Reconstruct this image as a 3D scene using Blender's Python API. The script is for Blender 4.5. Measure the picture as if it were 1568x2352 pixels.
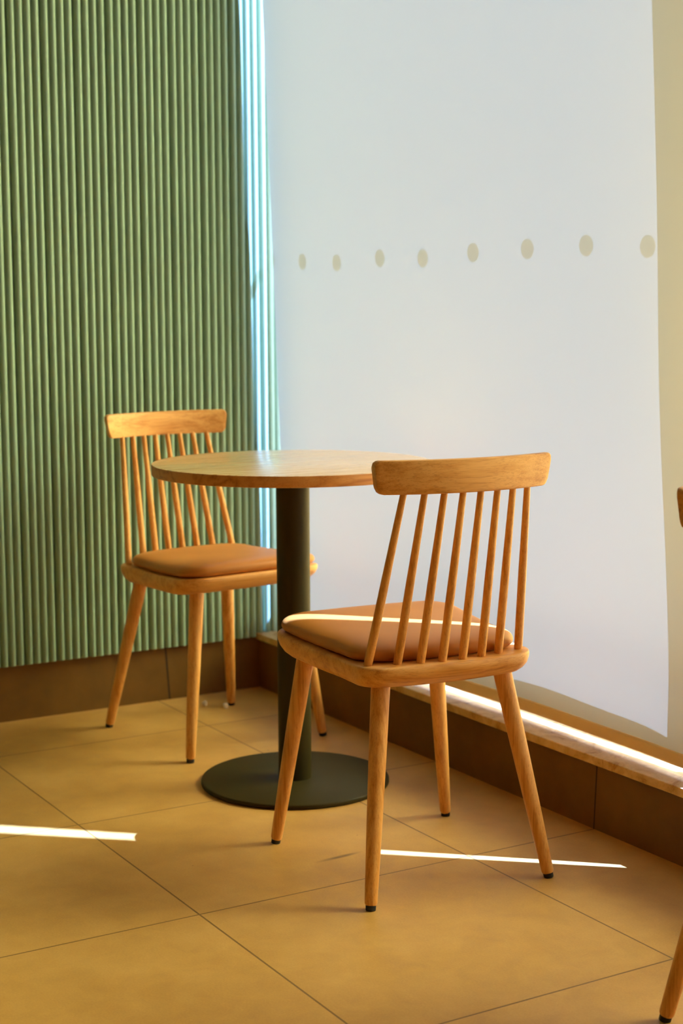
import bpy, bmesh, math, random
from mathutils import Vector, Matrix
import numpy as np

random.seed(7)
S = bpy.context.scene
for o in list(bpy.data.objects):
    bpy.data.objects.remove(o, do_unlink=True)
C = S.collection

# ------------------------------------------------------------------ camera
cam_d = bpy.data.cameras.new('camera')
cam = bpy.data.objects.new('camera', cam_d)
C.objects.link(cam)
YAW, PITCH, ROLL = 2.60663, -0.125398, -0.0049
fw = Vector((math.cos(YAW) * math.cos(PITCH), math.sin(YAW) * math.cos(PITCH), math.sin(PITCH)))
rt = fw.cross(Vector((0, 0, 1))).normalized()
up = rt.cross(fw)
r2 = rt * math.cos(ROLL) + up * math.sin(ROLL)
u2 = -rt * math.sin(ROLL) + up * math.cos(ROLL)
M = Matrix((r2, u2, -fw)).transposed().to_4x4()
M.translation = Vector((4.0492, -2.11834, 1.09138))
cam.matrix_world = M
cam_d.sensor_fit = 'VERTICAL'
cam_d.sensor_height = 36.0
cam_d.lens = 3643.1 / 2352 * 36.0
cam_d.clip_start = 0.05
cam_d.dof.use_dof = True
cam_d.dof.focus_distance = 2.85
cam_d.dof.aperture_fstop = 4.5
S.camera = cam

# ------------------------------------------------------------------ light
S.view_settings.view_transform = 'Standard'
S.view_settings.look = 'None'
S.view_settings.exposure = 0.14
S.view_settings.gamma = 1.0
S.view_settings.use_curve_mapping = False
S.cycles.use_denoising = True
S.cycles.max_bounces = 12
S.cycles.diffuse_bounces = 6
S.cycles.transmission_bounces = 8
S.cycles.transparent_max_bounces = 16
S.cycles.sample_clamp_indirect = 12.0
S.cycles.caustics_refractive = True
S.cycles.caustics_reflective = False
S.cycles.blur_glossy = 0.3

SUN_STRENGTH = 73.0
SUN_COLOR = (0.27, 0.41, 1.0)
SKY_STRENGTH = 8.1
SKY_COLOR = (0.80, 0.87, 1.06)
LAMP_POWER = 1.5
LAMP_COLOR = (1.0, 0.80, 0.50)
TAN_E = 1.45
cE = 1 / math.sqrt(1 + TAN_E ** 2)
SUN_DIR = Vector((-0.66445 * cE, -0.74733 * cE, -TAN_E * cE))

W = bpy.data.worlds.new('sky')
S.world = W
W.use_nodes = True
bg = W.node_tree.nodes['Background']
bg.inputs[0].default_value = (*SKY_COLOR, 1)
bg.inputs[1].default_value = SKY_STRENGTH

sd = bpy.data.lights.new('sun', 'SUN')
sd.energy = SUN_STRENGTH
sd.color = SUN_COLOR
sd.angle = math.radians(0.53)
sun = bpy.data.objects.new('sun', sd)
C.objects.link(sun)
sun.rotation_euler = SUN_DIR.to_track_quat('-Z', 'Y').to_euler()
sun.location = (6, 6, 8)


# ------------------------------------------------------------------ materials
def new_mat(name):
    m = bpy.data.materials.new(name)
    m.use_nodes = True
    nt = m.node_tree
    nt.nodes.clear()
    out = nt.nodes.new('ShaderNodeOutputMaterial')
    return m, nt, out


class NT:
    """tiny node helper"""
    def __init__(self, nt):
        self.nt = nt

    def n(self, typ, **kw):
        nd = self.nt.nodes.new('ShaderNode' + typ)
        for k, v in kw.items():
            setattr(nd, k, v)
        return nd

    def l(self, a, b):
        self.nt.links.new(a, b)

    def math(self, op, a, b=None, clamp=False):
        nd = self.n('Math', operation=op, use_clamp=clamp)
        for i, v in enumerate((a, b)):
            if v is None:
                continue
            if isinstance(v, (int, float)):
                nd.inputs[i].default_value = v
            else:
                self.l(v, nd.inputs[i])
        return nd.outputs[0]

    def ramp(self, fac, stops):
        nd = self.n('ValToRGB')
        els = nd.color_ramp.elements
        while len(els) < len(stops):
            els.new(0.5)
        for e, (p, c) in zip(els, stops):
            e.position = p
            e.color = (*c, 1)
        self.l(fac, nd.inputs[0])
        return nd.outputs[0]

    def mix(self, fac, a, b, blend='MIX'):
        nd = self.n('Mix', data_type='RGBA', blend_type=blend)
        for s, v in ((0, fac), (6, a), (7, b)):
            if isinstance(v, (int, float)):
                nd.inputs[s].default_value = v
            elif isinstance(v, tuple):
                nd.inputs[s].default_value = (*v, 1)
            else:
                self.l(v, nd.inputs[s])
        return nd.outputs[2]

    def coords(self, scale, rand=True):
        tc = self.n('TexCoord')
        vec = tc.outputs['Object']
        if rand:
            oi = self.n('ObjectInfo')
            add = self.n('VectorMath', operation='ADD')
            sc = self.n('VectorMath', operation='SCALE')
            cx = self.n('CombineXYZ')
            r = oi.outputs['Random']
            self.l(r, cx.inputs[0])
            self.l(self.math('FRACT', self.math('MULTIPLY', r, 17.3)), cx.inputs[1])
            self.l(self.math('FRACT', self.math('MULTIPLY', r, 41.7)), cx.inputs[2])
            self.l(cx.outputs[0], sc.inputs[0])
            sc.inputs['Scale'].default_value = 3.0
            self.l(vec, add.inputs[0])
            self.l(sc.outputs[0], add.inputs[1])
            vec = add.outputs[0]
        mp = self.n('Mapping')
        mp.inputs['Scale'].default_value = scale
        self.l(vec, mp.inputs['Vector'])
        return mp.outputs[0]

    def noise(self, vec, scale, detail=3, rough=0.55, dist=0.0):
        nd = self.n('TexNoise')
        nd.inputs['Scale'].default_value = scale
        nd.inputs['Detail'].default_value = detail
        nd.inputs['Roughness'].default_value = rough
        nd.inputs['Distortion'].default_value = dist
        self.l(vec, nd.inputs['Vector'])
        return nd.outputs['Fac']

    def bump(self, h, strength, dist=0.001):
        nd = self.n('Bump')
        nd.inputs['Strength'].default_value = strength
        nd.inputs['Distance'].default_value = dist
        self.l(h, nd.inputs['Height'])
        return nd.outputs[0]

    def bsdf(self, out, color, rough, normal=None, spec=0.5, metal=0.0):
        b = self.n('BsdfPrincipled')
        if isinstance(color, tuple):
            b.inputs['Base Color'].default_value = (*color, 1)
        else:
            self.l(color, b.inputs['Base Color'])
        if isinstance(rough, (int, float)):
            b.inputs['Roughness'].default_value = rough
        else:
            self.l(rough, b.inputs['Roughness'])
        b.inputs['Specular IOR Level'].default_value = spec
        b.inputs['Metallic'].default_value = metal
        if normal is not None:
            self.l(normal, b.inputs['Normal'])
        self.l(b.outputs[0], out.inputs[0])
        return b


def wood(name, axis, light, mid, dark, rough=0.40, ring=0.30, coat=0.0):
    """oak with the grain running along the given local axis"""
    m, nt, out = new_mat(name)
    h = NT(nt)
    st = [1.0, 1.0, 1.0]
    st[axis] = 0.10
    v = h.coords(tuple(st))
    big = h.noise(v, 13, 2, 0.5, 0.5)
    rings = h.math('FRACT', h.math('MULTIPLY', big, 6.0))
    ringt = h.math('MULTIPLY', h.math('ABSOLUTE', h.math('SUBTRACT', rings, 0.5)), 2.0)
    st2 = [1.0, 1.0, 1.0]
    st2[axis] = 0.022
    v2 = h.coords(tuple(st2))
    fine = h.noise(v2, 620, 2, 0.6)
    med = h.noise(v2, 170, 3, 0.6)
    f = h.math('ADD', h.math('MULTIPLY', ringt, ring), h.math('MULTIPLY', med, 1.0 - ring * 0.5))
    col = h.ramp(f, [(0.25, dark), (0.48, mid), (0.74, light)])
    pores = h.ramp(fine, [(0.33, (0.62, 0.48, 0.34)), (0.47, (1, 1, 1))])
    col = h.mix(0.5, col, pores, 'MULTIPLY')
    nrm = h.bump(fine, 0.08, 0.0005)
    b = h.bsdf(out, col, h.ramp(med, [(0.3, (rough - .05,) * 3), (0.7, (rough + .1,) * 3)]), nrm, 0.45)
    if coat:
        b.inputs['Coat Weight'].default_value = coat
        b.inputs['Coat Roughness'].default_value = 0.22
    return m


OAK_L, OAK_M, OAK_D = (0.80, 0.410, 0.114), (0.70, 0.316, 0.066), (0.51, 0.186, 0.026)
oak_z = wood('oak_grain_upright', 2, OAK_L, OAK_M, OAK_D)
oak_y = wood('oak_grain_across', 1, OAK_L, OAK_M, OAK_D)
oak_table = wood('oak_table', 1, (0.75, 0.49, 0.22), (0.70, 0.43, 0.165), (0.62, 0.345, 0.11), 0.27, 0.14, 0.9)
oak_edge = wood('oak_dark_rim', 1, (0.62, 0.27, 0.055), (0.52, 0.20, 0.032), (0.36, 0.115, 0.014), 0.42, 0.5)


def leather():
    m, nt, out = new_mat('tan_leather')
    h = NT(nt)
    v = h.coords((1, 1, 1))
    n1 = h.noise(v, 6, 3, 0.5)
    n2 = h.noise(v, 900, 2, 0.6)
    col = h.ramp(n1, [(0.3, (0.44, 0.165, 0.030)), (0.7, (0.53, 0.208, 0.042))])
    h.bsdf(out, col, 0.42, h.bump(n2, 0.10, 0.0004), 0.22)
    return m


def simple(name, color, rough, var=0.12, scale=8, bump=0.0, bscale=300, spec=0.5, metal=0.0):
    m, nt, out = new_mat(name)
    h = NT(nt)
    v = h.coords((1, 1, 1))
    n1 = h.noise(v, scale, 4, 0.6)
    lo = tuple(c * (1 - var) for c in color)
    hi = tuple(min(1, c * (1 + var)) for c in color)
    col = h.ramp(n1, [(0.3, lo), (0.7, hi)])
    nrm = h.bump(h.noise(v, bscale, 2, 0.6), bump, 0.0005) if bump else None
    h.bsdf(out, col, rough, nrm, spec, metal)
    return m


TILE = 0.6
TU, TV = 0.3194, 0.3251


def floor_mat():
    m, nt, out = new_mat('stone_floor_tiles')
    h = NT(nt)
    tc = h.n('TexCoord')
    sep = h.n('SeparateXYZ')
    h.l(tc.outputs['Object'], sep.inputs[0])

    def dist(sock, off):
        a = h.math('DIVIDE', h.math('SUBTRACT', sock, off), TILE)
        fr = h.math('FRACT', a)
        return h.math('MULTIPLY', h.math('MINIMUM', fr, h.math('SUBTRACT', 1.0, fr)), TILE), h.math('FLOOR', a)
    dx, ix = dist(sep.outputs[0], TU - 6.0)
    dy, iy = dist(sep.outputs[1], -TV - 12.0)
    d = h.math('MINIMUM', dx, dy)
    joint = h.math('LESS_THAN', d, 0.0019)
    v = tc.outputs['Object']
    big = h.noise(v, 2.2, 4, 0.6)
    mid = h.noise(v, 14, 5, 0.65, 0.4)
    fin = h.noise(v, 260, 2, 0.6)
    f = h.math('ADD', h.math('MULTIPLY', big, 0.55), h.math('ADD', h.math('MULTIPLY', mid, 0.33), h.math('MULTIPLY', fin, 0.16)))
    col = h.ramp(f, [(0.38, (0.42, 0.212, 0.043)), (0.52, (0.535, 0.290, 0.068)), (0.67, (0.64, 0.365, 0.104))])
    # single tiles differ a little from one another
    wn = h.n('TexWhiteNoise', noise_dimensions='2D')
    cx = h.n('CombineXYZ')
    h.l(ix, cx.inputs[0]); h.l(iy, cx.inputs[1])
    h.l(cx.outputs[0], wn.inputs['Vector'])
    tv = h.ramp(wn.outputs['Value'], [(0, (0.95, 0.95, 0.95)), (1, (1.03, 1.03, 1.03))])
    col = h.mix(1.0, col, tv, 'MULTIPLY')
    # little dark specks and a scuff
    sp = h.n('TexVoronoi')
    sp.inputs['Scale'].default_value = 7.0
    h.l(v, sp.inputs['Vector'])
    speck = h.math('LESS_THAN', sp.outputs['Distance'], 0.017)
    col = h.mix(h.math('MULTIPLY', speck, 0.6), col, (0.16, 0.08, 0.02))
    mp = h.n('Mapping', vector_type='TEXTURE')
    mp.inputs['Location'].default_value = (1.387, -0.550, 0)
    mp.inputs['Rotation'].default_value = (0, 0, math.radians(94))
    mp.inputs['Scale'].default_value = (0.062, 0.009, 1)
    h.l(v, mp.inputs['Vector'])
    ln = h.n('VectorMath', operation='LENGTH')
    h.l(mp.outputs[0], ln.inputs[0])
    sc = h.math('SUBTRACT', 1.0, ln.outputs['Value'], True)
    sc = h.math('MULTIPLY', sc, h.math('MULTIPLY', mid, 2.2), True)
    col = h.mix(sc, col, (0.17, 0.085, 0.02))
    col = h.mix(h.math('MULTIPLY', joint, 0.85), col, (0.15, 0.07, 0.010))
    hgt = h.math('SUBTRACT', h.math('MULTIPLY', fin, 0.12), h.math('MULTIPLY', joint, 1.0))
    h.bsdf(out, col, h.ramp(mid, [(0.3, (0.44,) * 3), (0.7, (0.56,) * 3)]), h.bump(hgt, 0.35, 0.001), 0.45)
    return m


def marble():
    m, nt, out = new_mat('cream_marble')
    h = NT(nt)
    v = h.coords((1, 1, 1), False)
    n1 = h.noise(v, 9, 5, 0.65, 1.2)
    n2 = h.noise(v, 30, 4, 0.7, 0.8)
    col = h.ramp(n1, [(0.34, (0.45, 0.22, 0.05)), (0.44, (0.70, 0.46, 0.19)), (0.6, (0.80, 0.58, 0.30))])
    col = h.mix(0.5, col, h.ramp(n2, [(0.35, (0.70, 0.58, 0.42)), (0.6, (1, 1, 1))]), 'MULTIPLY')
    h.bsdf(out, col, 0.4, None, 0.4)
    return m


def fabric():
    """translucent woven sunscreen: passes a little light in every direction and scatters most of it onward"""
    m, nt, out = new_mat('sunscreen_fabric')
    h = NT(nt)
    v = h.coords((1, 1, 1), False)
    n1 = h.noise(v, 700, 2, 0.5)
    n2 = h.noise(v, 60, 3, 0.6)
    t = h.math('ADD', h.math('MULTIPLY', n1, 0.10), h.math('MULTIPLY', n2, 0.05))
    t = h.math('ADD', t, 0.925)
    tr = h.n('BsdfTranslucent')
    h.l(h.mix(1.0, (0.0560, 0.0515, 0.0335), _grey(h, t), 'MULTIPLY'), tr.inputs[0])
    df = h.n('BsdfDiffuse')
    df.inputs[0].default_value = (0.50, 0.475, 0.41, 1)
    rf = h.n('BsdfRefraction')
    rf.inputs['Color'].default_value = (0.76, 0.50, 0.13, 1)
    rf.inputs['Roughness'].default_value = 0.37
    rf.inputs['IOR'].default_value = 1.6
    a1, a2 = h.n('AddShader'), h.n('AddShader')
    h.l(tr.outputs[0], a1.inputs[0]); h.l(df.outputs[0], a1.inputs[1])
    h.l(a1.outputs[0], a2.inputs[0]); h.l(rf.outputs[0], a2.inputs[1])
    h.l(a2.outputs[0], out.inputs[0])
    return m


def hem_mat():
    """the same weave doubled over the bar: duller and warmer than the sheet, still lets some light through"""
    m, nt, out = new_mat('doubled_hem_fabric')
    h = NT(nt)
    tr = h.n('BsdfTranslucent')
    tr.inputs[0].default_value = (0.030, 0.022, 0.012, 1)
    df = h.n('BsdfDiffuse')
    df.inputs[0].default_value = (0.88, 0.70, 0.44, 1)
    a1 = h.n('AddShader')
    h.l(tr.outputs[0], a1.inputs[0]); h.l(df.outputs[0], a1.inputs[1])
    h.l(a1.outputs[0], out.inputs[0])
    return m


def _grey(h, sock):
    c = h.n('CombineColor')
    for i in range(3):
        h.l(sock, c.inputs[i])
    return c.outputs[0]


def glass_mat():
    m, nt, out = new_mat('window_glass')
    h = NT(nt)
    t = h.n('BsdfTransparent')
    t.inputs[0].default_value = (0.97, 0.99, 0.98, 1)
    g = h.n('BsdfGlossy')
    g.inputs['Roughness'].default_value = 0.02
    mx = h.n('MixShader')
    mx.inputs[0].default_value = 0.04
    h.l(t.outputs[0], mx.inputs[1]); h.l(g.outputs[0], mx.inputs[2])
    h.l(mx.outputs[0], out.inputs[0])
    return m


def frosted():
    m, nt, out = new_mat('frosted_vinyl_dot')
    h = NT(nt)
    t = h.n('BsdfTransparent')
    t.inputs[0].default_value = (0.84, 0.76, 0.64, 1)
    d = h.n('BsdfDiffuse')
    d.inputs[0].default_value = (0.8, 0.78, 0.72, 1)
    mx = h.n('MixShader')
    mx.inputs[0].default_value = 0.20
    h.l(t.outputs[0], mx.inputs[1]); h.l(d.outputs[0], mx.inputs[2])
    h.l(mx.outputs[0], out.inputs[0])
    return m


MAT = dict(
    leather=leather(), floor=floor_mat(), marble=marble(), fabric=fabric(), glass=glass_mat(), dot=frosted(),
    slat=simple('sage_green_slat', (0.275, 0.405, 0.285), 0.5, 0.04, 5, 0.05, 200, 0.4),
    slat_back=simple('dark_green_backing', (0.05, 0.075, 0.03), 0.8, 0.1),
    skirt=simple('brown_skirting_tile', (0.175, 0.082, 0.012), 0.6, 0.16, 10, 0.15, 250, 0.35),
    grout=simple('dark_grout', (0.035, 0.02, 0.008), 0.9, 0.2),
    metal=simple('dark_powder_coated_steel', (0.038, 0.028, 0.006), 0.5, 0.06, 20, 0.12, 900, 0.14),
    rubber=simple('black_rubber', (0.012, 0.011, 0.010), 0.7, 0.1),
    frame=simple('white_aluminium', (0.30, 0.285, 0.25), 0.45, 0.05),
    hem=hem_mat(),
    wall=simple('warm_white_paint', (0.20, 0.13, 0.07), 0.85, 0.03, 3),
    ceiling=simple('ceiling_paint', (0.34, 0.25, 0.15), 0.9, 0.03, 3),
    crumb=simple('pale_crumb', (0.92, 0.80, 0.58), 0.8, 0.06, 90),
)


# ------------------------------------------------------------------ mesh helpers
def link(name, bm, mat, parent=None, smooth=True, sharp=None, recalc=True):
    me = bpy.data.meshes.new(name)
    if recalc:
        bmesh.ops.recalc_face_normals(bm, faces=bm.faces[:])
    bm.to_mesh(me)
    bm.free()
    me.materials.append(mat)
    if smooth:
        me.shade_smooth()
        if sharp is not None:
            me.set_sharp_from_angle(angle=math.radians(sharp))
    o = bpy.data.objects.new(name, me)
    C.objects.link(o)
    if parent is not None:
        o.parent = parent
    return o


def empty(name, loc=(0, 0, 0), rz=0.0):
    o = bpy.data.objects.new(name, None)
    o.empty_display_size = 0.1
    C.objects.link(o)
    o.location = loc
    o.rotation_euler = (0, 0, rz)
    return o


def tag(o, label=None, cat=None, group=None, kind=None):
    if label: o['label'] = label
    if cat: o['category'] = cat
    if group: o['group'] = group
    if kind: o['kind'] = kind
    return o


def add_box(bm, lo, hi, bevel=0.0):
    cx = [(a + b) / 2 for a, b in zip(lo, hi)]
    r = bmesh.ops.create_cube(bm, size=1.0)
    vs = r['verts']
    for v in vs:
        v.co = Vector([cx[i] + v.co[i] * (hi[i] - lo[i]) for i in range(3)])
    if bevel:
        es = {e for v in vs for e in v.link_edges}
        bmesh.ops.bevel(bm, geom=list(es), offset=bevel, segments=3, profile=0.6, affect='EDGES')
    return bm


def box(name, lo, hi, mat, parent=None, bevel=0.0):
    return link(name, add_box(bmesh.new(), lo, hi, bevel), mat, parent, bevel > 0, 40 if bevel else None)


def loft(bm, rings, cap=True, closed=True):
    """rings: lists of equal length of points"""
    vr = [[bm.verts.new(p) for p in r] for r in rings]
    n = len(vr[0])
    for a, b in zip(vr, vr[1:]):
        for i in range(n if closed else n - 1):
            j = (i + 1) % n
            bm.faces.new((a[i], a[j], b[j], b[i]))
    if cap:
        bm.faces.new(vr[0][::-1])
        bm.faces.new(vr[-1])
    return vr


def taper_rod(bm, p0, p1, prof, seg=24):
    """round rod from p0 to p1; prof: (t, radius) pairs"""
    p0, p1 = Vector(p0), Vector(p1)
    d = (p1 - p0).normalized()
    a = d.cross(Vector((0, 1, 0)) if abs(d.y) < 0.9 else Vector((1, 0, 0))).normalized()
    b = d.cross(a)
    rings = []
    for t, r in prof:
        c = p0.lerp(p1, t)
        rings.append([c + (a * math.cos(2 * math.pi * i / seg) + b * math.sin(2 * math.pi * i / seg)) * r for i in range(seg)])
    loft(bm, rings)
    return bm


def lathe(bm, prof, seg=96, center=(0, 0)):
    rings = [[(center[0] + r * math.cos(2 * math.pi * i / seg), center[1] + r * math.sin(2 * math.pi * i / seg), z)
              for i in range(seg)] for r, z in prof]
    loft(bm, rings)
    return bm


# ------------------------------------------------------------------ room shell
RX, RY, RZ = 6.2, -5.6, 3.0
GLASS_Y = 0.13
SILL = 0.164

tag(box('floor', (-0.05, RY, -0.05), (RX, 0.0, 0.0), MAT['floor']), kind='structure')
tag(box('ceiling', (-0.15, RY - 0.1, RZ), (RX + 0.1, 0.2, RZ + 0.1), MAT['ceiling']), kind='structure')
tag(box('wall_back', (-0.15, RY - 0.1, 0), (RX + 0.1, RY, RZ), MAT['wall']), kind='structure')
tag(box('wall_near', (RX, RY, 0), (RX + 0.1, 0.2, RZ), MAT['wall']), kind='structure')


def slat_wall():
    """green fluted cladding in panels of four half-round ribs, an open joint between panels"""
    root = tag(box('wall_left', (-0.15, RY, 0), (-0.018, 0.155, RZ), MAT['slat_back']), kind='structure')
    P4 = 0.0908
    y0 = -0.0804 + P4 * 3
    bm = bmesh.new()
    k = 0
    while True:
        a = y0 - P4 * k
        k += 1
        if a < RY:
            break
        top = a
        if top > 0.15 + P4:
            continue
        gap = 0.0032
        wdt = (P4 - gap) / 4
        pts = []
        for i in range(4):
            ya = a - gap / 2 - i * wdt
            for j in range(13):
                if i and j == 0:
                    continue
                th = math.pi * j / 12
                y = ya - wdt / 2 + math.cos(th) * wdt / 2
                x = 0.0002 + 0.0155 * math.sin(th)
                pts.append((x, y))
        pts = [p for p in pts if p[1] <= 0.15]
        if len(pts) < 3:
            continue
        prof = [(-0.0185, pts[0][1])] + pts + [(-0.0185, pts[-1][1])]
        loft(bm, [[(x, y, 0.153) for x, y in prof], [(x, y, RZ) for x, y in prof]])
    o = link('slat_cladding', bm, MAT['slat'], root, True, 50)
    tag(o, 'sage green half round vertical slats')
    return root


slat_wall()

# tiled skirting under the slats, with its joints
sk = tag(box('baseboard_left', (-0.018, RY, 0), (0.0, 0.0, 0.1505), MAT['skirt']), kind='structure')


def groove(name, p, q, w, parent):
    """thin dark joint strip standing on the face of a skirting tile"""
    bm = bmesh.new()
    p, q = Vector(p), Vector(q)
    side = Vector((0, 1, 0)) if abs(p.x) < 0.01 else Vector((1, 0, 0))
    nrm = Vector((1, 0, 0)) if abs(p.x) < 0.01 else Vector((0, -1, 0))
    a = [p - side * w / 2 - nrm * .004, p + side * w / 2 - nrm * .004, p + side * w / 2 + nrm * .0004, p - side * w / 2 + nrm * .0004]
    b = [v - p + q for v in a]
    loft(bm, [a, b])
    return link(name, bm, MAT['grout'], parent, False)


groove('joint', (0, -0.290, 0.0), (0, -0.3005, 0.1505), 0.005, sk)
for k in range(1, 8):
    groove('joint', (0, -0.29 - 0.6 * k, 0.0), (0, -0.29 - 0.6 * k, 0.1505), 0.004, sk)

pr = tag(box('baseboard_right', (-0.018, 0.0, 0), (RX, 0.16, 0.1445), MAT['skirt']), kind='structure')
groove('joint', (1.5185, 0, 0.0), (1.526, 0, 0.1445), 0.0035, pr)
groove('joint', (0.921, 0, 0.0), (0.923, 0, 0.1445), 0.0025, pr)
groove('joint', (0.319, 0, 0.0), (0.319, 0, 0.1445), 0.0025, pr)
for k in range(1, 6):
    groove('joint', (1.5185 + 0.6 * k, 0, 0.0), (1.5185 + 0.6 * k, 0, 0.1445), 0.0035, pr)

# window wall: marble ledge, two glazed bays, plain wall further along
tag(box('trim_1', (0.0005, -0.014, 0.1445), (RX, 0.16, SILL), MAT['marble'], None, 0.003), kind='structure')
bm = bmesh.new()
add_box(bm, (3.85, 0.0, SILL), (RX, 0.16, RZ))
add_box(bm, (-0.018, 0.08, 2.90), (3.85, 0.16, RZ))
tag(link('wall_right', bm, MAT['wall'], None, False), kind='structure')


def window(n, x0, x1, dots):
    w = tag(empty('window_%d' % n, (0, 0, 0)), kind='structure')
    box('glass_pane', (x0, GLASS_Y, SILL), (x1, GLASS_Y + 0.006, 2.90), MAT['glass'], w)
    bm = bmesh.new()
    add_box(bm, (x0, GLASS_Y - 0.008, 0.345), (x1, GLASS_Y + 0.018, 0.390))
    link('glazing_bar', bm, MAT['frame'], w, False)
    box('bottom_frame', (x0, GLASS_Y - 0.010, SILL), (x1, GLASS_Y + 0.018, 0.238), MAT['frame'], w)
    for x, z in dots:
        bm = bmesh.new()
        rings = []
        for yy in (GLASS_Y - 0.0008, GLASS_Y - 0.0002):
            rings.append([(x + 0.0228 * math.cos(2 * math.pi * i / 40), yy, z + 0.0228 * math.sin(2 * math.pi * i / 40)) for i in range(40)])
        loft(bm, rings)
        link('dot_sticker', bm, MAT['dot'], w, False)
    return w


w1 = window(1, -0.018, 1.788, [(0.1397, 1.4378), (0.3364, 1.4405), (0.5274, 1.4381), (0.7449, 1.4469), (0.9398, 1.4418),
                        (1.1486, 1.4492), (1.3529, 1.4511), (1.5537, 1.4520), (1.7433, 1.4439)])
box('side_frame', (-0.0185, GLASS_Y - 0.012, SILL), (0.094, GLASS_Y + 0.018, 2.90), MAT['frame'], w1)
w2 = window(2, 1.885, 3.85, [])
tag(box('trim_2', (1.788, GLASS_Y - 0.012, SILL), (1.885, GLASS_Y + 0.018, 2.90), MAT['frame']), kind='structure')


# ------------------------------------------------------------------ warm fill lights added overhead, out of view
def fill_light(x, y):
    r = tag(empty('fill_light', (x, y, RZ)), 'added square warm fill light overhead, out of view', 'fill light', 'added fill lights')
    bm = bmesh.new()
    add_box(bm, (-.32, -.32, -.03), (.32, -.29, 0)); add_box(bm, (-.32, .29, -.03), (.32, .32, 0))
    add_box(bm, (-.32, -.29, -.03), (-.29, .29, 0)); add_box(bm, (.29, -.29, -.03), (.32, .29, 0))
    link('frame', bm, MAT['frame'], r, False)
    d = bpy.data.lights.new('fill_lamp', 'AREA')
    d.shape = 'SQUARE'
    d.size = 0.58
    d.energy = LAMP_POWER
    d.color = LAMP_COLOR
    o = bpy.data.objects.new('lamp', d)
    C.objects.link(o)
    o.parent = r
    o.location = (0, 0, -0.012)


for lx, ly in ((2.3, -2.5), (3.5, -1.5), (3.5, -3.5), (4.7, -2.5)):
    fill_light(lx, ly)

# ------------------------------------------------------------------ roller blinds
WX = [0.0, 0.3, 0.863, 1.0, 1.158, 1.286, 1.436, 1.514, 1.687, 1.84, 4.0]
WY = [0.050, 0.040, 0.034, 0.043, 0.0498, 0.0518, 0.0487, 0.0473, 0.0460, 0.0455, 0.0455]


def smooth_interp(x):
    # Gaussian-smoothed piecewise-linear wave
    t = np.linspace(-0.24, 0.24, 49)
    w = np.exp(-(t / 0.07) ** 2)
    return float((np.interp(x + t, WX, WY) * w).sum() / w.sum())


def blind_y(x, z):
    y = 0.05 - 0.035 * (z - 0.185)
    y += 0.013 * math.exp(-max(0, x - 0.057) / 0.25)
    y += (smooth_interp(x) - 0.0484) * math.exp(-((z - 0.20) / 0.30) ** 2) * (1 - math.exp(-((x - 0.057) / 0.2) ** 2))
    y -= 0.005 * math.exp(-((z - 0.9) / 0.3) ** 2) * math.exp(-((x - 1.7) / 0.35) ** 2)
    y -= 0.007 * math.exp(-((x - 1.75) / 0.09) ** 2) * math.exp(-((z - 0.22) / 0.10) ** 2)
    return y


def roller_blind(xl, xr, yf, label, nx=90, nz=120):
    """xl, xr: functions of height giving the side edges"""
    z0, z1 = 0.182, 2.88
    xm = (xl(1) + xr(1)) / 2
    root = empty('roller_blind', (xm, yf(xm, z0), z0))
    tag(root, label, 'blind', 'roller blinds along the window wall')
    bx, by = xm, yf(xm, z0)
    bm = bmesh.new()
    grid = []
    for k in range(nz + 1):
        t = (k / nz) ** 1.6
        z = z0 + 0.026 + (z1 - z0 - 0.026) * t
        row = []
        for i in range(nx + 1):
            x = xl(z) + (xr(z) - xl(z)) * i / nx
            row.append(bm.verts.new((x - bx, yf(x, z) - by, z - z0)))
        grid.append(row)
    for a, b in zip(grid, grid[1:]):
        for i in range(nx):
            bm.faces.new((a[i], b[i], b[i + 1], a[i + 1]))   # front side faces the window
    cl = link('fabric', bm, MAT['fabric'], root, recalc=False)
    # hem bar: flat sleeve along the bottom edge
    bm = bmesh.new()
    rings = []
    for i in range(nx + 1):
        x = xl(z0) + (xr(z0) - xl(z0)) * i / nx
        y = yf(x, z0 + 0.02) - by
        ring = []
        for j in range(12):
            a = 2 * math.pi * j / 12
            c, s = math.cos(a), math.sin(a)
            ring.append((x - bx, y + 0.0042 * math.copysign(abs(c) ** 0.6, c), 0.0145 + 0.0145 * math.copysign(abs(s) ** 0.5, s)))
        rings.append(ring)
    loft(bm, rings)
    link('hem_bar', bm, MAT['hem'], root, True, 60)
    # roller tube and its brackets at the top
    yt = yf(xm, z1) - by
    bm = bmesh.new()
    taper_rod(bm, (xl(z1) - bx, yt + 0.022, z1 - z0), (xr(z1) - bx, yt + 0.022, z1 - z0), [(0, 0.021), (1, 0.021)], 28)
    link('roller_tube', bm, MAT['frame'], root, True, 40)
    for xx in (xl(z1), xr(z1)):
        box('bracket', (xx - bx - 0.0015, yt - 0.01, z1 - z0 - 0.03), (xx - bx + 0.0015, yt + 0.05, RZ - z0), MAT['frame'], root)
    return root


roller_blind(lambda z: 0.057, lambda z: 1.8455 - 0.0385 * (z - 0.2), blind_y, 'wide pale translucent roller blind glowing in sunlight behind the round table')
roller_blind(lambda z: 1.8665 - 0.019 * (z - 0.2), lambda z: 3.78, lambda x, z: 0.05 - 0.035 * (z - 0.185),
             'next roller blind along the window wall, past the right edge of the photo', 40, 40)


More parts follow.
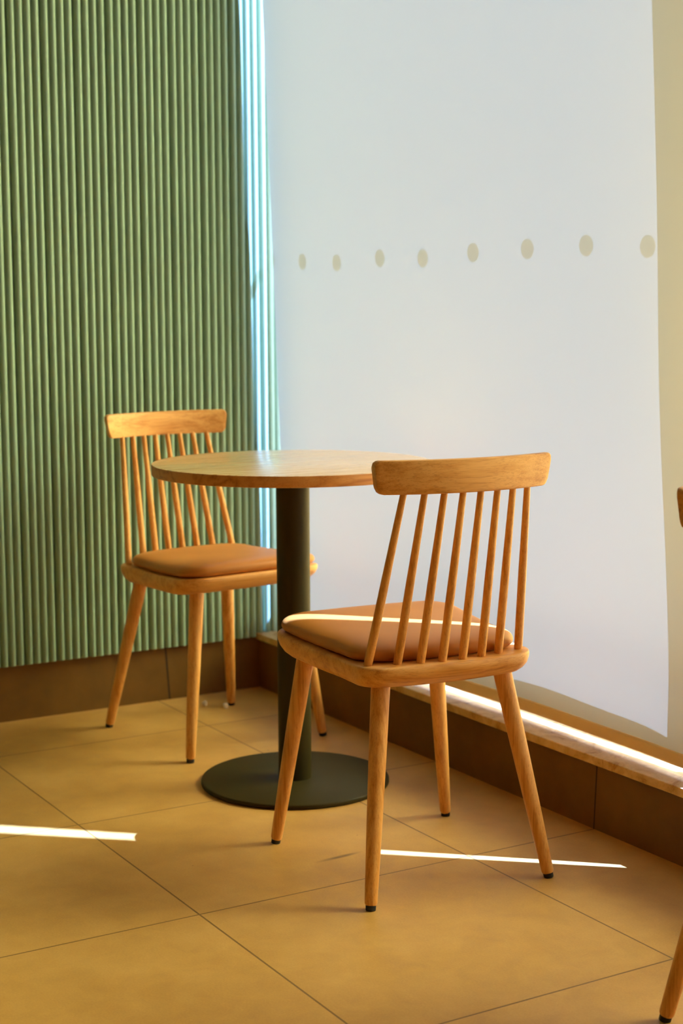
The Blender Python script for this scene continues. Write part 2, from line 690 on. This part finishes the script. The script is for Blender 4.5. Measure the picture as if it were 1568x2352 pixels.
# ------------------------------------------------------------------ chair
def outline(hw, xf, xr, bow, rf, rr, n=10):
    """seat plan outline, counter-clockwise, rounded corners, rear edge bowed outward"""
    pts = []

    def arc(cx, cy, r, a0, a1):
        for i in range(n + 1):
            a = a0 + (a1 - a0) * i / n
            pts.append((cx + r * math.cos(a), cy + r * math.sin(a)))

    def edge(p, q, k=8):
        for i in range(1, k):
            pts.append((p[0] + (q[0] - p[0]) * i / k, p[1] + (q[1] - p[1]) * i / k))
    arc(xf - rf, -hw + rf, rf, -math.pi / 2, 0)
    edge((xf, -hw + rf), (xf, hw - rf))
    arc(xf - rf, hw - rf, rf, 0, math.pi / 2)
    edge((xf - rf, hw), (xr + rr, hw))
    arc(xr + rr, hw - rr, rr, math.pi / 2, math.pi)
    edge((xr, hw - rr), (xr, -hw + rr), 14)
    arc(xr + rr, -hw + rr, rr, math.pi, 1.5 * math.pi)
    edge((xr + rr, -hw), (xf - rf, -hw))
    out = []
    for x, y in pts:
        k = max(0.0, 1 - (y / hw) ** 2)
        wr = max(0.0, min(1.0, (0.0 - x) / abs(xr))) ** 2
        wf = max(0.0, min(1.0, x / xf)) ** 2
        flare = 1 + 0.115 * max(0.0, min(1.0, (x + 0.06) / 0.2))     # a little wider at the front
        out.append((x - bow * k * wr + 0.008 * k * wf, y * flare))
    return out


def tilt(x):
    return 0.17 * max(0.0, x + 0.05) ** 2          # seat rises a little to the front


def seat_bm():
    bm = bmesh.new()
    rings = []
    # underside to top rim: (inset sides, inset ends, z)
    for ins, ine, z in ((0.050, 0.060, 0.3985), (0.022, 0.036, 0.3985), (0.014, 0.026, 0.4010), (0.0065, 0.0145, 0.4090),
                        (0.0020, 0.0055, 0.4190), (0.0003, 0.0012, 0.4290), (0.0, 0.0, 0.4370), (0.0008, 0.0008, 0.4405),
                        (0.0026, 0.0026, 0.4420), (0.012, 0.012, 0.4422)):
        o = outline(0.187 - ins, 0.206 - ine * 1.7, -0.188 + ine, 0.024, 0.055 - min(ins, .03), 0.045 - min(ins, .03))
        rings.append([(x, y, z + tilt(x)) for x, y in o])
    loft(bm, rings)
    return bm


def cushion_bm():
    bm = bmesh.new()
    rings = []
    for ins, z in ((0.013, 0.4424), (0.0105, 0.4440), (0.0050, 0.4466), (0.0014, 0.4504), (0.0, 0.4550), (0.0006, 0.4600), (0.0030, 0.4648),
                   (0.0078, 0.4690), (0.0150, 0.4723), (0.026, 0.4750), (0.041, 0.4770), (0.064, 0.4784), (0.09, 0.4792), (0.12, 0.4797)):
        o = outline(0.1785 - ins, 0.202 - ins, -0.150 + ins * 0.9, 0.020 * (1 - ins * 4), max(0.012, 0.05 - ins * .35), max(0.012, 0.055 - ins * .35))
        rings.append([(x, y, z + tilt(x)) for x, y in o])
    loft(bm, rings)
    return bm


BAR_BOW = 0.038
B_TOPX, B_BOTX, B_TOPY, B_BOTY, B_TOPZ, B_BOTZ, B_TH = -0.2311, -0.2275, 0.1865, 0.1768, 0.8293, 0.7670, 0.0165


def bar_rear(y, hl):
    return -BAR_BOW * (1 - (y / hl) ** 2)


def bar_bm():
    bm = bmesh.new()
    rings = []
    N = 48
    r = 0.011
    us = [-1 + 2 * i / N for i in range(N + 1)]
    us = [math.copysign(1 - (1 - abs(u)) ** 1.35, u) for u in us]
    Ht = B_TOPZ - B_BOTZ
    e = 0.0035
    for u in us:
        # corner rounding: shrink the height near the ends
        dend = (1 - abs(u)) * 0.18
        sh = 0.0 if dend >= r else r - math.sqrt(max(0, r * r - (r - dend) ** 2))
        z0, z1 = B_BOTZ + sh, B_TOPZ - sh
        ring = []
        ee = min(e, B_TH / 2 - 0.001)
        th = B_TH

        def pt(dx, z):
            f = (z - B_BOTZ) / Ht
            hl = B_BOTY + (B_TOPY - B_BOTY) * f
            y = u * hl
            x = B_BOTX + (B_TOPX - B_BOTX) * f - BAR_BOW * (1 - u * u) + dx
            return (x, y, z)
        cs = [(ee * (1 - math.cos(a)), ee * (1 - math.sin(a))) for a in (0, math.pi / 4, math.pi / 2)]
        # bottom rear -> up rear -> top -> front down
        ring = [pt(ee, z0), pt(ee * .3, z0 + ee * .3), pt(0, z0 + ee), pt(0, (z0 + z1) / 2), pt(0, z1 - ee), pt(ee * .3, z1 - ee * .3), pt(ee, z1),
                pt(th - ee, z1), pt(th - ee * .3, z1 - ee * .3), pt(th, z1 - ee), pt(th, (z0 + z1) / 2), pt(th, z0 + ee), pt(th - ee * .3, z0 + ee * .3), pt(th - ee, z0)]
        rings.append(ring)
    loft(bm, rings)
    return bm


def make_chair(label, group, loc, rz):
    root = empty('dining_chair', (loc[0], loc[1], 0), rz)
    tag(root, label, 'chair', group)
    link('seat', seat_bm(), oak_y, root, True, 60)
    cu = link('cushion', cushion_bm(), MAT['leather'], root, True, 75)
    tag(cu, 'tan leather seat cushion')
    for (tx, ty, fx, fy) in ((0.1535, 0.1500, 0.1961, 0.2018), (0.1535, -0.1500, 0.1961, -0.2018),
                             (-0.1478, 0.1330, -0.2256, 0.1939), (-0.1478, -0.1330, -0.2256, -0.1939)):
        foot, top = Vector((fx, fy, 0.0)), Vector((tx, ty, 0.394))
        d = top - foot
        a = foot + d * (0.009 / 0.394)
        b = foot + d * ((0.421 if fx > 0 else 0.412) / 0.394)
        bm = bmesh.new()
        taper_rod(bm, a, b, [(0, 0.0100), (0.006, 0.0114), (0.012, 0.0120), (0.35, 0.0148), (0.7, 0.0170), (1, 0.0182)], 28)
        lg = link('leg', bm, oak_z, root, True, 50)
        bm = bmesh.new()
        taper_rod(bm, foot, foot + d * (0.011 / 0.394), [(0, 0.0088), (0.1, 0.0095), (1, 0.0098)], 24)
        link('foot_pad', bm, MAT['rubber'], lg, True, 50)
    for i in range(8):
        k = 1 - i / 3.5
        ki = k if i in (0, 7) else k * 0.936
        base = Vector((-0.1835 + 0.0307 * k * k, 0.1640 * ki, 0.4330))
        ty = 0.1288 * k
        u = ty / B_BOTY
        top = Vector((B_BOTX - BAR_BOW * (1 - u * u) + B_TH / 2, ty, 0.7800))
        bm = bmesh.new()
        taper_rod(bm, base, top, [(0, 0.0080), (0.12, 0.0083), (0.45, 0.0080), (0.8, 0.0067), (1, 0.0060)], 18)
        link('spindle', bm, oak_z, root, True, 50)
    link('back_rail', bar_bm(), oak_y, root, True, 45)
    return root


def copy_tree(o, parent=None):
    c = o.copy()
    C.objects.link(c)
    if parent is not None:
        c.parent = parent
        c.matrix_parent_inverse = o.matrix_parent_inverse.copy()
    for ch in [x for x in bpy.data.objects if x.parent == o]:
        copy_tree(ch, c)
    return c


GR = 'oak spindle-back dining chairs with tan cushions'
near = make_chair('oak spindle-back chair seen from behind, sunlit stripe across its cushion, before the round table', GR, (1.4575, -0.4349), 3.0547)
far = copy_tree(near)
far.location = (0.3971, -0.3374, 0)
far.rotation_euler = (0, 0, 0.1127)
tag(far, 'oak spindle-back chair standing against the green slatted wall behind the table')
side = copy_tree(near)
side.location = (2.467, -0.260, 0)
side.rotation_euler = (0, 0, math.radians(13))
tag(side, 'oak chair cut off by the right edge, only a leg and rail end showing')

# ------------------------------------------------------------------ table
TX, TY = 0.886, -0.3735
tb = tag(empty('pedestal_table', (TX, TY, 0)), 'round oak cafe table on one dark steel column and disc base', 'table')
TOP, TTH, TR = 0.7525, 0.0255, 0.3205
bm = bmesh.new()
lathe(bm, [(TR - 0.003, TOP - TTH), (TR - 0.0008, TOP - TTH + 0.0008), (TR, TOP - TTH + 0.003), (TR, TOP - 0.003), (TR - 0.0008, TOP - 0.0008), (TR - 0.003, TOP)], 128)
top = link('table_top', bm, oak_table, tb, True, 40)
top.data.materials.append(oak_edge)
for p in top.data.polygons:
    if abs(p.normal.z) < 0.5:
        p.material_index = 1            # darker oak round the rim, its shade partly put into the colour
bm = bmesh.new()
lathe(bm, [(0.0385, 0.0125), (0.0385, TOP - TTH)], 64)
link('column', bm, MAT['metal'], tb, True, 40)
bm = bmesh.new()
lathe(bm, [(0.214, 0.0), (0.2185, 0.0015), (0.2195, 0.0035), (0.2195, 0.0085), (0.2185, 0.0108), (0.2165, 0.0122)], 128)
link('base_plate', bm, MAT['metal'], tb, True, 40)

# ------------------------------------------------------------------ crumbs on the floor by the far chair
def crumb(label, loc, r, seed):
    rnd = random.Random(seed)
    bm = bmesh.new()
    bmesh.ops.create_icosphere(bm, subdivisions=2, radius=r)
    for v in bm.verts:
        v.co *= 1 + rnd.uniform(-0.25, 0.2)
        v.co.z = max(v.co.z, -r * 0.6)
    for v in bm.verts:
        v.co.z += r * 0.6
    o = link('paper_crumb', bm, MAT['crumb'], None, False)
    o.location = loc
    tag(o, label, 'crumb', 'pale crumbs on the floor')
    return o


crumb('pale crumb lying alone on the floor under the chair by the green wall', (0.117, -0.2366, 0.0), 0.0080, 1)
crumb('pale crumb touching a back leg of the chair by the green wall', (0.172, -0.198, 0.0), 0.0080, 2)
